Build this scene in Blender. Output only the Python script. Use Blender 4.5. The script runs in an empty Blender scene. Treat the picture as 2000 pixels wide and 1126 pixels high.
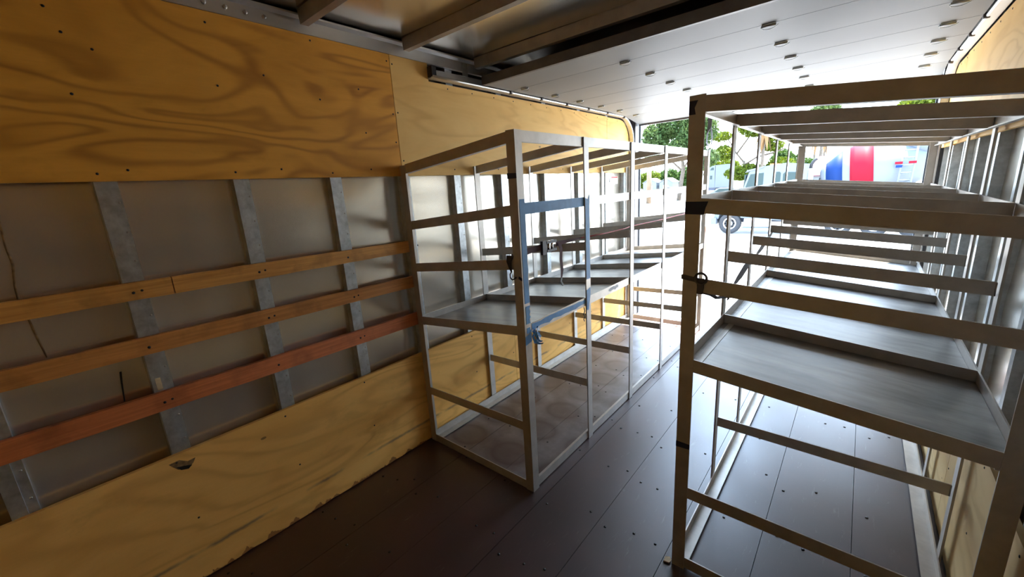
import bpy, bmesh, math, random
from mathutils import Vector, Matrix

random.seed(7)
SC = bpy.context.scene
COL = SC.collection

# ------------------------------------------------------------------ camera
cam_d = bpy.data.cameras.new('camera')
cam = bpy.data.objects.new('camera', cam_d)
COL.objects.link(cam)
SC.camera = cam
YAW, PITCH, ROLL, FPX = 0.7099, -0.2372, -0.0619, 796.75
fw = Vector((-math.sin(YAW) * math.cos(PITCH), math.cos(YAW) * math.cos(PITCH), math.sin(PITCH)))
rt = Vector((math.cos(YAW), math.sin(YAW), 0))
up = rt.cross(fw)
r2 = rt * math.cos(ROLL) + up * math.sin(ROLL)
u2 = up * math.cos(ROLL) - rt * math.sin(ROLL)
cam.matrix_world = Matrix(((r2.x, u2.x, -fw.x, 2.062), (r2.y, u2.y, -fw.y, 0.0), (r2.z, u2.z, -fw.z, 1.6), (0, 0, 0, 1)))
cam_d.sensor_width = 36.0
cam_d.lens = FPX / 2000.0 * 36.0
cam_d.clip_start = 0.02
cam_d.clip_end = 2000

# ------------------------------------------------------------------ sky, sun, exposure
W = bpy.data.worlds.new('sky')
SC.world = W
W.use_nodes = True
wn, wl = W.node_tree.nodes, W.node_tree.links
wn.clear()
w_out = wn.new('ShaderNodeOutputWorld')
w_bg = wn.new('ShaderNodeBackground')
w_geo = wn.new('ShaderNodeTexCoord')
w_sep = wn.new('ShaderNodeSeparateXYZ')
w_ramp = wn.new('ShaderNodeValToRGB')
wl.new(w_geo.outputs['Generated'], w_sep.inputs[0])
wl.new(w_sep.outputs['Z'], w_ramp.inputs[0])
e = w_ramp.color_ramp.elements
e[0].position, e[0].color = 0.0, (0.45, 0.54, 0.62, 1)
e[1].position, e[1].color = 0.75, (0.25, 0.37, 0.56, 1)
wl.new(w_ramp.outputs[0], w_bg.inputs[0])
w_bg.inputs[1].default_value = 6.0
wl.new(w_bg.outputs[0], w_out.inputs[0])

sun_d = bpy.data.lights.new('sun', 'SUN')
sun_d.energy = 12.0
sun_d.angle = math.radians(0.6)
sun_d.color = (1.0, 0.90, 0.74)
sun = bpy.data.objects.new('sun', sun_d)
COL.objects.link(sun)
sun_dir = Vector((0.12, 0.30, 0.95)).normalized()      # towards the sun
sun.rotation_euler = sun_dir.to_track_quat('Z', 'Y').to_euler()

vs = SC.view_settings
vs.view_transform = 'Standard'
vs.look = 'None'
vs.exposure = 2.05
vs.gamma = 1.0
vs.use_curve_mapping = False
SC.cycles.max_bounces = 11
SC.cycles.diffuse_bounces = 7
SC.cycles.glossy_bounces = 7
SC.cycles.sample_clamp_indirect = 12
SC.cycles.use_denoising = True

# ------------------------------------------------------------------ materials
MAT = {}


def new_mat(name):
    m = bpy.data.materials.new(name)
    m.use_nodes = True
    MAT[name] = m
    nt = m.node_tree
    b = nt.nodes['Principled BSDF']
    return m, nt, b


def nd(nt, kind, **inp):
    n = nt.nodes.new('ShaderNode' + kind)
    for k, v in inp.items():
        if k.startswith('_'):
            setattr(n, k[1:], v)
        else:
            n.inputs[k.replace('__', ' ')].default_value = v
    return n


def coords(nt, scale=(1, 1, 1), loc=(0, 0, 0), rot=(0, 0, 0)):
    tc = nt.nodes.new('ShaderNodeTexCoord')
    mp = nt.nodes.new('ShaderNodeMapping')
    mp.inputs['Scale'].default_value = scale
    mp.inputs['Location'].default_value = loc
    mp.inputs['Rotation'].default_value = rot
    nt.links.new(tc.outputs['Object'], mp.inputs[0])
    return mp.outputs[0]


def ramp(nt, fac, stops):
    r = nt.nodes.new('ShaderNodeValToRGB')
    els = r.color_ramp.elements
    while len(els) < len(stops):
        els.new(0.5)
    for el, (p, c) in zip(els, stops):
        el.position = p
        el.color = (c[0], c[1], c[2], 1) if len(c) == 3 else c
    nt.links.new(fac, r.inputs[0])
    return r.outputs[0]


def math_n(nt, op, a, b=None, clamp=False):
    n = nt.nodes.new('ShaderNodeMath')
    n.operation = op
    n.use_clamp = clamp
    for i, v in enumerate((a, b)):
        if v is None:
            continue
        if isinstance(v, (int, float)):
            n.inputs[i].default_value = v
        else:
            nt.links.new(v, n.inputs[i])
    return n.outputs[0]


def mix(nt, fac, a, b, mode='MIX'):
    n = nt.nodes.new('ShaderNodeMix')
    n.data_type = 'RGBA'
    n.blend_type = mode
    for sock, v in ((n.inputs[0], fac), (n.inputs[6], a), (n.inputs[7], b)):
        if isinstance(v, (int, float)):
            sock.default_value = v
        elif isinstance(v, tuple):
            sock.default_value = (v[0], v[1], v[2], 1)
        else:
            nt.links.new(v, sock)
    return n.outputs[2]


def noise(nt, vec, scale=5.0, detail=3.0, rough=0.55, dist=0.0):
    n = nd(nt, 'TexNoise', Scale=scale, Detail=detail, Roughness=rough, Distortion=dist)
    nt.links.new(vec, n.inputs['Vector'])
    return n.outputs['Fac']


def bump(nt, b, h, strength=0.2, dist=0.01):
    n = nd(nt, 'Bump', Strength=strength, Distance=dist)
    nt.links.new(h, n.inputs['Height'])
    nt.links.new(n.outputs[0], b.inputs['Normal'])


def simple(name, col, rough=0.5, metal=0.0, var=0.0, vscale=6.0, spec=0.5, coat=0.0, bmp=0.0):
    m, nt, b = new_mat(name)
    b.inputs['Base Color'].default_value = (*col, 1)
    b.inputs['Roughness'].default_value = rough
    b.inputs['Metallic'].default_value = metal
    b.inputs['Specular IOR Level'].default_value = spec
    b.inputs['Coat Weight'].default_value = coat
    if var or bmp:
        n = noise(nt, coords(nt), vscale, 4.0)
        if var:
            lo = tuple(c * (1 - var) for c in col)
            hi = tuple(min(1, c * (1 + var)) for c in col)
            nt.links.new(ramp(nt, n, [(0.3, lo), (0.7, hi)]), b.inputs['Base Color'])
        if bmp:
            bump(nt, b, n, bmp, 0.01)
    return m


def plywood(name, light, mid, dark, off=(0, 0, 0), stain=0.35, scrape=False, ring=0.95):
    m, nt, b = new_mat(name)
    v = coords(nt, (1.0, 0.75, 3.0), off)
    n1 = noise(nt, v, 0.95, 2.5, 0.5, 0.9)
    rings = math_n(nt, 'SINE', math_n(nt, 'MULTIPLY', n1, 62.0))
    rings = math_n(nt, 'ADD', math_n(nt, 'MULTIPLY', rings, 0.5), 0.5)
    rings = math_n(nt, 'POWER', rings, 3.2)
    soft = noise(nt, coords(nt, (1, 0.8, 2.6), (off[0] + 4, off[1], off[2])), 1.6, 4.0, 0.6, 0.8)
    fine = noise(nt, coords(nt, (1, 3.0, 90.0), off), 2.0, 3.0, 0.6)
    base = ramp(nt, soft, [(0.25, mid), (0.55, light), (0.8, mid)])
    c = mix(nt, math_n(nt, 'MULTIPLY', rings, math_n(nt, 'MULTIPLY', soft, ring)), base, dark)
    c = mix(nt, math_n(nt, 'MULTIPLY', fine, 0.16), c, dark)
    dirt = noise(nt, coords(nt, (1, 1.3, 2.2), (off[0], off[1] + 9, off[2])), 2.2, 5.0, 0.65, 0.3)
    dm = math_n(nt, 'MULTIPLY', math_n(nt, 'SUBTRACT', dirt, 0.56, True), stain * 6.0, True)
    c = mix(nt, dm, c, tuple(x * 0.62 for x in mid))
    vo = nd(nt, 'TexVoronoi', Scale=1.0, Randomness=1.0)
    nt.links.new(coords(nt, (1, 2.3, 4.6), (off[0], off[1] + 3, off[2])), vo.inputs['Vector'])
    k = math_n(nt, 'LESS_THAN', vo.outputs['Distance'], 0.035)
    c = mix(nt, math_n(nt, 'MULTIPLY', k, 0.7), c, (0.10, 0.05, 0.02))
    if scrape:
        sp = nd(nt, 'SeparateXYZ')
        nt.links.new(coords(nt), sp.inputs[0])
        zz = sp.outputs[2]
        wob = noise(nt, coords(nt, (1, 6, 6)), 2.0, 3.0, 0.6)
        dz = math_n(nt, 'ABSOLUTE', math_n(nt, 'SUBTRACT', math_n(nt, 'ADD', zz, math_n(nt, 'MULTIPLY', wob, 0.02)), 0.150))
        band = math_n(nt, 'SUBTRACT', 1.0, math_n(nt, 'DIVIDE', dz, 0.013), True)
        brk = math_n(nt, 'MULTIPLY', math_n(nt, 'SUBTRACT', noise(nt, coords(nt, (1, 2.5, 1), (0, 3, 0)), 1.6, 4.0), 0.42, True), 6.0, True)
        c = mix(nt, math_n(nt, 'MULTIPLY', math_n(nt, 'MULTIPLY', band, brk), 0.75), c, (0.10, 0.085, 0.075))
        lowm = math_n(nt, 'LESS_THAN', zz, math_n(nt, 'MULTIPLY', math_n(nt, 'SUBTRACT', noise(nt, coords(nt, (1, 9, 3)), 1.5, 4.0), 0.44), 0.16))
        c = mix(nt, math_n(nt, 'MULTIPLY', lowm, 0.7), c, (0.20, 0.055, 0.025))
    nt.links.new(c, b.inputs['Base Color'])
    b.inputs['Roughness'].default_value = 0.62
    b.inputs['Specular IOR Level'].default_value = 0.3
    bump(nt, b, fine, 0.08, 0.004)
    return m


plywood('ply_orange', (0.90, 0.43, 0.060), (0.72, 0.325, 0.040), (0.36, 0.125, 0.017), (0, 0, 0), 0.30)
plywood('ply_yellow', (0.93, 0.60, 0.20), (0.86, 0.51, 0.145), (0.66, 0.34, 0.08), (3, 5, 2), 0.15, False, 0.7)
plywood('ply_lower', (0.94, 0.55, 0.155), (0.84, 0.45, 0.105), (0.50, 0.215, 0.04), (7, 2, 5), 0.5, True, 0.62)
plywood('ply_cream', (0.84, 0.66, 0.36), (0.78, 0.58, 0.28), (0.60, 0.42, 0.18), (11, 6, 3), 0.2)


def slat_mat(name, a, bcol):
    m, nt, b = new_mat(name)
    g = noise(nt, coords(nt, (1, 1.2, 30)), 3.0, 4.0, 0.6, 0.3)
    l = noise(nt, coords(nt, (1, 3, 3)), 2.0, 4.0, 0.6)
    c = ramp(nt, g, [(0.3, bcol), (0.7, a)])
    c = mix(nt, math_n(nt, 'MULTIPLY', math_n(nt, 'SUBTRACT', l, 0.5, True), 3.0, True), c, tuple(x * 0.5 for x in bcol))
    nt.links.new(c, b.inputs['Base Color'])
    b.inputs['Roughness'].default_value = 0.6
    bump(nt, b, g, 0.2, 0.004)


slat_mat('slat_gold', (0.84, 0.42, 0.10), (0.62, 0.27, 0.055))
slat_mat('slat_brown', (0.72, 0.31, 0.075), (0.52, 0.20, 0.045))
slat_mat('slat_red', (0.66, 0.20, 0.06), (0.46, 0.125, 0.035))


def metal(name, col, rough, metallic=1.0, streak=(1, 1, 1), sscale=3.0, rvar=0.12, cvar=0.12, wav=0.0, wavs=1.5, aniso=0.0):
    m, nt, b = new_mat(name)
    n = noise(nt, coords(nt, streak), sscale, 4.0, 0.6, 0.2)
    lo = tuple(c * (1 - cvar) for c in col)
    hi = tuple(min(1, c * (1 + cvar)) for c in col)
    nt.links.new(ramp(nt, n, [(0.3, lo), (0.7, hi)]), b.inputs['Base Color'])
    rr = nd(nt, 'MapRange')
    rr.inputs['To Min'].default_value = max(0.05, rough - rvar)
    rr.inputs['To Max'].default_value = rough + rvar
    nt.links.new(n, rr.inputs['Value'])
    nt.links.new(rr.outputs[0], b.inputs['Roughness'])
    b.inputs['Metallic'].default_value = metallic
    b.inputs['Anisotropic'].default_value = aniso
    if wav:
        wv = noise(nt, coords(nt, (1, 0.45, 2.2)), wavs, 1.0, 0.4)
        bump(nt, b, wv, wav, 0.05)
    return m


metal('skin_metal', (0.66, 0.615, 0.535), 0.22, 0.74, (1, 3, 1), 1.5, 0.03, 0.05)
metal('roof_metal', (0.70, 0.67, 0.61), 0.22, 0.85, (1, 1, 1), 1.5, 0.03, 0.05)
metal('galv', (0.52, 0.55, 0.56), 0.42, 0.85, (14, 14, 14), 2.0, 0.08, 0.22)
metal('rack_metal', (0.50, 0.465, 0.42), 0.45, 0.6, (6, 6, 6), 2.0, 0.10, 0.14)
metal('tray_metal', (0.255, 0.242, 0.225), 0.42, 0.9, (1.6, 6.5, 1), 2.4, 0.12, 0.38)
metal('rail_alu', (0.66, 0.66, 0.66), 0.38, 0.85, (3, 1, 3), 2.0, 0.06, 0.1)
metal('dark_steel', (0.16, 0.15, 0.15), 0.5, 0.6, (3, 3, 3), 3.0, 0.1, 0.2)
metal('bow_metal', (0.40, 0.36, 0.31), 0.5, 0.7, (3, 3, 3), 3.0, 0.1, 0.15)
metal('chrome', (0.8, 0.8, 0.8), 0.18, 1.0)


def floor_mat():
    m, nt, b = new_mat('floor_board')
    v = coords(nt)
    n = noise(nt, v, 2.5, 5.0, 0.6, 0.4)
    c = ramp(nt, n, [(0.25, (0.022, 0.007, 0.006)), (0.55, (0.046, 0.012, 0.011)), (0.8, (0.070, 0.022, 0.019))])
    sc = noise(nt, coords(nt, (12, 2.2, 1)), 3.0, 6.0, 0.75, 0.5)
    c = mix(nt, math_n(nt, 'MULTIPLY', math_n(nt, 'SUBTRACT', sc, 0.60, True), 2.2, True), c, (0.26, 0.22, 0.20))
    # dusty rings left by drums that stood in the left rack
    sp = nd(nt, 'SeparateXYZ')
    nt.links.new(v, sp.inputs[0])
    gx = math_n(nt, 'SUBTRACT', math_n(nt, 'FRACT', math_n(nt, 'DIVIDE', math_n(nt, 'ADD', sp.outputs[0], 0.0), 0.36)), 0.5)
    gy = math_n(nt, 'SUBTRACT', math_n(nt, 'FRACT', math_n(nt, 'DIVIDE', math_n(nt, 'SUBTRACT', sp.outputs[1], 1.50), 0.305)), 0.5)
    d = math_n(nt, 'SQRT', math_n(nt, 'ADD', math_n(nt, 'MULTIPLY', gx, gx), math_n(nt, 'MULTIPLY', gy, gy)))
    ring = ramp(nt, d, [(0.0, (0.25,) * 3), (0.22, (0.35,) * 3), (0.33, (0.05,) * 3), (0.40, (0.5,) * 3), (0.55, (0.9,) * 3)])
    mask = math_n(nt, 'MULTIPLY', math_n(nt, 'LESS_THAN', sp.outputs[0], 0.86), math_n(nt, 'GREATER_THAN', sp.outputs[1], 1.48))
    patch = noise(nt, coords(nt, (1, 1, 1), (5, 5, 0)), 4.0, 4.0, 0.65)
    rf = math_n(nt, 'MULTIPLY', math_n(nt, 'MULTIPLY', mask, ring), math_n(nt, 'MULTIPLY', math_n(nt, 'SUBTRACT', patch, 0.22, True), 1.5))
    c = mix(nt, rf, c, (0.30, 0.29, 0.285))
    nt.links.new(c, b.inputs['Base Color'])
    rr = nd(nt, 'MapRange')
    rr.inputs['To Min'].default_value = 0.30
    rr.inputs['To Max'].default_value = 0.55
    nt.links.new(math_n(nt, 'ADD', math_n(nt, 'MULTIPLY', n, 0.7), math_n(nt, 'MULTIPLY', sc, 0.3)), rr.inputs['Value'])
    nt.links.new(rr.outputs[0], b.inputs['Roughness'])
    b.inputs['Specular IOR Level'].default_value = 1.0
    b.inputs['Coat Weight'].default_value = 0.3
    b.inputs['Coat Roughness'].default_value = 0.35
    bump(nt, b, noise(nt, coords(nt, (60, 60, 1)), 3.0, 2.0), 0.06, 0.003)


floor_mat()
simple('door_white', (0.30, 0.31, 0.32), 0.5, 0.0, 0.03, 1.5, 0.15)
simple('tape_blue', (0.10, 0.30, 0.60), 0.55, 0, 0.12, 20)
simple('tape_navy', (0.018, 0.028, 0.075), 0.5, 0, 0.1, 20)
simple('strap_maroon', (0.075, 0.022, 0.030), 0.75)
simple('cord_red', (0.45, 0.08, 0.08), 0.6)
simple('black_plastic', (0.012, 0.012, 0.014), 0.4)
simple('strap_grey', (0.10, 0.095, 0.10), 0.7)
simple('orange_webbing', (0.80, 0.20, 0.05), 0.6)
simple('screw_dark', (0.02, 0.018, 0.016), 0.5, 0.4)
simple('bolt_metal', (0.45, 0.43, 0.40), 0.35, 0.9)
simple('sticker_white', (0.85, 0.85, 0.84), 0.4)
simple('sticker_red', (0.60, 0.06, 0.05), 0.4)
simple('sticker_grey', (0.25, 0.28, 0.32), 0.5)
simple('gouge_wood', (0.22, 0.13, 0.05), 0.8, 0, 0.5, 60)
simple('chip_wood', (0.62, 0.50, 0.30), 0.7, 0, 0.2, 30)
simple('concrete', (0.34, 0.335, 0.325), 0.85, 0, 0.10, 0.6)
simple('asphalt_light', (0.42, 0.42, 0.42), 0.9, 0, 0.1, 0.5)
simple('tread_steel', (0.22, 0.215, 0.20), 0.5, 0.3, 0.15, 8)
simple('truck_white', (0.105, 0.120, 0.140), 0.6, 0, 0.02, 1, 0.1)
simple('truck_blue', (0.003, 0.018, 0.08), 0.6, 0, 0, 1, 0.1)
simple('truck_red', (0.13, 0.002, 0.010), 0.6, 0, 0, 1, 0.1)
simple('tyre', (0.018, 0.018, 0.02), 0.8)
simple('rim', (0.55, 0.56, 0.58), 0.35, 0.5)
simple('chassis', (0.05, 0.06, 0.09), 0.6)
simple('lamp_orange', (0.55, 0.14, 0.03), 0.4)
simple('maroon_roof', (0.055, 0.020, 0.022), 0.8)
simple('bark', (0.075, 0.058, 0.042), 0.9, 0, 0.3, 4)
simple('pole_wood', (0.11, 0.075, 0.045), 0.9, 0, 0.2, 2)
simple('palm_dead', (0.13, 0.065, 0.018), 0.85)
simple('shed_wall', (0.10, 0.115, 0.125), 0.8)
simple('shed_roof', (0.16, 0.165, 0.17), 0.7)
simple('car_grey', (0.16, 0.17, 0.19), 0.35, 0.2)
simple('car_red', (0.28, 0.04, 0.05), 0.35)
m, nt, b = new_mat('glass_green')
b.inputs['Base Color'].default_value = (0.008, 0.022, 0.022, 1)
b.inputs['Roughness'].default_value = 0.1
b.inputs['Specular IOR Level'].default_value = 0.25


def leaf_mat(name, a, c2):
    m, nt, b = new_mat(name)
    n = noise(nt, coords(nt), 1.2, 3.0)
    nt.links.new(ramp(nt, n, [(0.3, a), (0.7, c2)]), b.inputs['Base Color'])
    b.inputs['Roughness'].default_value = 0.7
    b.inputs['Specular IOR Level'].default_value = 0.2
    tr = nt.nodes.new('ShaderNodeBsdfTranslucent')
    tr.inputs[0].default_value = (c2[0], c2[1], c2[2], 1)
    ms = nt.nodes.new('ShaderNodeMixShader')
    ms.inputs[0].default_value = 0.35
    out = nt.nodes['Material Output']
    nt.links.new(b.outputs[0], ms.inputs[1])
    nt.links.new(tr.outputs[0], ms.inputs[2])
    nt.links.new(ms.outputs[0], out.inputs[0])


leaf_mat('leaf_green', (0.016, 0.042, 0.006), (0.034, 0.065, 0.010))
leaf_mat('leaf_bright', (0.036, 0.064, 0.003), (0.075, 0.098, 0.004))
leaf_mat('leaf_pale', (0.024, 0.052, 0.012), (0.052, 0.080, 0.022))

# ------------------------------------------------------------------ mesh helpers


class MB:
    def __init__(self):
        self.v, self.f, self.s = [], [], []

    def add(self, vs_, fs, smooth=False):
        o = len(self.v)
        self.v += [tuple(p) for p in vs_]
        self.f += [tuple(i + o for i in f) for f in fs]
        self.s += [smooth] * len(fs)
        return self

    def box(self, x0, x1, y0, y1, z0, z1):
        vs_ = [(x0, y0, z0), (x1, y0, z0), (x1, y1, z0), (x0, y1, z0), (x0, y0, z1), (x1, y0, z1), (x1, y1, z1), (x0, y1, z1)]
        return self.add(vs_, [(0, 3, 2, 1), (4, 5, 6, 7), (0, 1, 5, 4), (1, 2, 6, 5), (2, 3, 7, 6), (3, 0, 4, 7)])

    def prism(self, p0, p1, prof, u, v):
        p0, p1, u, v = Vector(p0), Vector(p1), Vector(u), Vector(v)
        n = len(prof)
        a = [p0 + u * q[0] + v * q[1] for q in prof]
        c = [p1 + u * q[0] + v * q[1] for q in prof]
        fs = [tuple(range(n))[::-1], tuple(range(n, 2 * n))]
        for i in range(n):
            j = (i + 1) % n
            fs.append((i, j, n + j, n + i))
        return self.add(a + c, fs)

    def poly(self, pts, t):
        """closed outline (3-D points) thickened by vector t"""
        t = Vector(t)
        n = len(pts)
        a = [Vector(p) for p in pts]
        c = [p + t for p in a]
        fs = [tuple(range(n)), tuple(range(n, 2 * n))[::-1]]
        for i in range(n):
            j = (i + 1) % n
            fs.append((j, i, n + i, n + j))
        return self.add(a + c, fs)

    def tube(self, pts, rad, k=8, cap=True):
        pts = [Vector(p) for p in pts]
        rads = rad if isinstance(rad, (list, tuple)) else [rad] * len(pts)
        vs_, fs = [], []
        nrm = None
        for i, p in enumerate(pts):
            d = (pts[min(i + 1, len(pts) - 1)] - pts[max(i - 1, 0)]).normalized()
            if nrm is None:
                nrm = d.orthogonal().normalized()
            nrm = (nrm - d * nrm.dot(d)).normalized()
            bn = d.cross(nrm)
            for j in range(k):
                a = 2 * math.pi * j / k
                vs_.append(p + (nrm * math.cos(a) + bn * math.sin(a)) * rads[i])
        for i in range(len(pts) - 1):
            for j in range(k):
                j2 = (j + 1) % k
                fs.append((i * k + j, i * k + j2, (i + 1) * k + j2, (i + 1) * k + j))
        if cap:
            fs.append(tuple(range(k))[::-1])
            fs.append(tuple(range((len(pts) - 1) * k, len(pts) * k)))
        return self.add(vs_, fs, True)

    def ribbon(self, pts, width, t):
        """strip through pts, width vectors per point, thickness vector t"""
        vs_, fs = [], []
        t = Vector(t)
        for p, w in zip(pts, width):
            p, w = Vector(p), Vector(w) * 0.5
            vs_ += [p - w, p + w, p + w + t, p - w + t]
        for i in range(len(pts) - 1):
            for j in range(4):
                j2 = (j + 1) % 4
                fs.append((i * 4 + j, i * 4 + j2, i * 4 + 4 + j2, i * 4 + 4 + j))
        n = len(pts) * 4
        fs += [(0, 1, 2, 3), (n - 4, n - 3, n - 2, n - 1)]
        return self.add(vs_, fs)

    def lathe(self, c, axis, prof, k=24):
        """prof = [(dist along axis, radius)]"""
        axis = Vector(axis).normalized()
        a = axis.orthogonal().normalized()
        b2 = axis.cross(a)
        c = Vector(c)
        vs_, fs = [], []
        for (h, r) in prof:
            for j in range(k):
                t = 2 * math.pi * j / k
                vs_.append(c + axis * h + (a * math.cos(t) + b2 * math.sin(t)) * r)
        for i in range(len(prof) - 1):
            for j in range(k):
                j2 = (j + 1) % k
                fs.append((i * k + j, i * k + j2, i * k + k + j2, i * k + k + j))
        fs.append(tuple(range(k))[::-1])
        fs.append(tuple(range((len(prof) - 1) * k, len(prof) * k)))
        return self.add(vs_, fs, True)

    def build(self, name, mat, parent=None, loc=None):
        me = bpy.data.meshes.new(name)
        me.from_pydata(self.v, [], self.f)
        bm_ = bmesh.new()
        bm_.from_mesh(me)
        bmesh.ops.recalc_face_normals(bm_, faces=bm_.faces)
        bm_.to_mesh(me)
        bm_.free()
        if any(self.s):
            me.polygons.foreach_set('use_smooth', self.s)
        me.materials.append(MAT[mat])
        return link(name, me, parent, loc)


def link(name, me, parent=None, loc=None):
    o = bpy.data.objects.new(name, me)
    COL.objects.link(o)
    if parent is not None:
        o.parent = parent
    if loc is not None:
        o.location = loc
    return o


def empty(name, loc=(0, 0, 0)):
    o = bpy.data.objects.new(name, None)
    COL.objects.link(o)
    o.location = loc
    o.empty_display_size = 0.1
    return o


def tag(o, label=None, cat=None, group=None, kind=None):
    if label:
        o['label'] = label
    if cat:
        o['category'] = cat
    if group:
        o['group'] = group
    if kind:
        o['kind'] = kind
    return o


def L(t=0.005, a=0.05, c=0.05):
    """angle-iron profile, corner at origin"""
    return [(0, 0), (a, 0), (a, t), (t, t), (t, c), (0, c)]


# ------------------------------------------------------------------ the truck body
XW = 2.48            # inside width
Y0, Y1 = -1.2, 4.72  # front bulkhead, rear frame
ZU, ZL_, ZT = 1.715, 0.618, 2.356

# floor
fl = MB().box(-0.085, XW + 0.085, Y0 - 0.05, Y1 + 0.02, -0.09, -0.031).build('floor', 'dark_steel')
tag(fl, 'dark red-brown boarded floor of the truck body', kind='structure')
edges = [0.0, 0.304, 0.617, 0.929, 1.240, 1.563, 1.874, 2.188, XW]
for i in range(8):
    MB().box(edges[i] + (0.0012 if i else -0.017), edges[i + 1] - 0.0012, Y0, Y1, -0.03, random.uniform(-0.0008, 0)).build('floor_board', 'floor_board', fl)
sm = MB()
for i in range(8):
    xc = [edges[i] + 0.05, (edges[i] + edges[i + 1]) / 2, edges[i + 1] - 0.05]
    for k in range(15):
        for q in (0, 1, 2):
            if random.random() < 0.72:
                px, py = xc[q] + random.uniform(-.015, .015), -0.9 + k * 0.395 + random.uniform(-.03, .03) + 0.03 * q
                sm.lathe((px, py, -0.002), (0, 0, 1), [(0, 0.0062), (0.0035, 0.0062)], 8)
tag(sm.build('screw_head', 'screw_dark', fl), kind='stuff')


def y_mirror_x(x, right):
    return XW - x if right else x


def wave(y, z):
    return 0.0022 * math.sin(z * 13.0 + 2.2 * math.sin(y * 2.7)) + 0.0022 * math.sin(z * 5.3 + y * 6.1 + 1.0) + 0.0006 * math.sin(z * 31 + y * 3)


def sheet(fn, wd, z0, z1, nu=8, nv=56):
    m_ = MB()
    vs_, fs = [], []
    for j in range(nv + 1):
        for i in range(nu + 1):
            vs_.append(fn(wd * i / nu, z0 + (z1 - z0) * j / nv))
    for j in range(nv):
        for i in range(nu):
            q = j * (nu + 1) + i
            fs.append((q, q + 1, q + nu + 2, q + nu + 1))
    return m_.add(vs_, fs, True)


def wall(name, label, right):
    X = lambda x: y_mirror_x(x, right)
    sgn = -1 if right else 1

    def bx(x0, x1, y0, y1, z0, z1):
        a, c = X(x0), X(x1)
        return MB().box(min(a, c), max(a, c), y0, y1, z0, z1)
    w = bx(-0.085, -0.075, Y0 - 0.05, Y1, -0.09, 2.47).build(name, 'dark_steel')
    tag(w, label, kind='structure')
    up_m = ('ply_yellow', 'ply_yellow') if right else ('ply_orange', 'ply_yellow')
    low_m = 'ply_cream' if right else 'ply_lower'
    # upper plywood
    bx(-0.018, 0, Y0, 1.486, ZU, ZT).build('plywood_sheet', up_m[0], w)
    sh = [(1.490, ZU), (4.03, ZU), (4.03, 2.258), (1.752, 2.258), (1.752, ZT), (1.490, ZT)]
    MB().poly([(X(-0.018), a, z) for a, z in sh], (0.018 * sgn, 0, 0)).build('plywood_sheet', up_m[1], w)
    sh = [(4.034, ZU - 0.005), (4.555, ZU - 0.005), (4.555, 2.03)]
    for k in range(1, 7):
        t = k / 6 * math.pi / 2
        sh.append((4.335 + 0.22 * math.cos(t), 2.03 + 0.222 * math.sin(t)))
    sh.append((4.034, 2.252))
    MB().poly([(X(-0.018), a, z) for a, z in sh], (0.018 * sgn, 0, 0)).build('plywood_sheet', up_m[1], w)
    # lower plywood, worn lower edge
    for ya, yb in ((Y0, 2.395), (2.398, 4.58)):
        sh = [(ya, ZL_), (yb, ZL_), (yb, 0.0)]
        n = int((yb - ya) / 0.05)
        for k in range(1, n):
            yy = yb + (ya - yb) * k / n
            sh.append((yy, 0.003 + 0.007 * random.random() ** 3))
        sh.append((ya, 0.0))
        MB().poly([(X(-0.018), a, z) for a, z in sh], (0.018 * sgn, 0, 0)).build('plywood_sheet', low_m, w)
    # studs and skin
    ys_ = [-0.60 + 0.43 * k for k in range(13)]
    if not right:
        ys_ = [-0.66, -0.235, 0.197, 0.628, 1.058, 1.49, 1.905, 2.375, 2.93, 3.48, 4.03, 4.47]
    for k, ys0 in enumerate(ys_):
        s = bx(-0.0635, -0.0185, ys0, ys0 + 0.038, 0.0, ZT).build('stud', 'galv', w)
        m2 = MB()
        a, c = X(-0.0635), X(-0.026)
        m2.box(min(a, c), max(a, c), ys0 + 0.0382, ys0 + 0.064, 0.0, ZT)
        fl_ = m2.build('stud_flange', 'galv', s)
        rv = MB()
        zz = ZL_ + 0.05
        while zz < ZU:
            rv.lathe((X(-0.0265), ys0 + 0.054, zz), (sgn, 0, 0), [(0, 0.0045), (0.002, 0.004), (0.003, 0.002)], 8)
            zz += 0.108
        tag(rv.build('rivet', 'bolt_metal', fl_), kind='stuff') if False else tag(rv.build('rivet', 'bolt_metal', s), kind='stuff')
    lim = [Y0 - 0.02] + [q + 0.02 for q in ys_] + [Y1 - 0.09]
    for a, c in zip(lim[:-1], lim[1:]):
        if c - a > 0.05:
            sheet(lambda u, v_: (X(-0.0605 + wave(a + u, v_)), a + 0.001 + u, v_), c - a - 0.002, 0.0, ZT).build('skin_panel', 'skin_metal', w)
    # screws along the plywood
    sm = MB()
    if not right:
        pts = [(0.641, 2.314), (1.058, 2.335), (0.287, 2.149), (0.639, 2.083), (0.824, 2.15), (1.062, 2.079), (1.277, 2.153), (1.287, 1.94), (0.212, 1.741), (0.295, 1.753), (0.638, 1.743), (0.826, 1.755), (1.068, 1.736), (1.288, 1.753), (0.198, 2.257), (0.222, 2.188), (0.206, 1.999), (1.47, 2.32), (1.472, 2.05), (1.505, 2.06), (1.507, 1.80), (1.503, 2.31), (1.47, 1.9)]
    else:
        pts = []
    for k in range(12):
        pts.append((1.9 + k * 0.215, 1.75))
        pts.append((1.9 + k * 0.215, 2.235))
        pts.append((0.2 + k * 0.43, 0.585))
        pts.append((0.22 + k * 0.43, 0.30))
    for (py, pz) in pts:
        if py < 4.5:
            sm.lathe((X(-0.001), py, pz), (sgn, 0, 0), [(0, 0.0048), (0.0022, 0.0042), (0.003, 0.001)], 8)
    tag(sm.build('screw_head', 'screw_dark', w), kind='stuff')
    return w


wl_ = wall('wall_left', 'left wall of plywood, galvanised studs and bare metal skin', False)
wr_ = wall('wall_right', 'right wall with metal studs and pale plywood', True)

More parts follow.
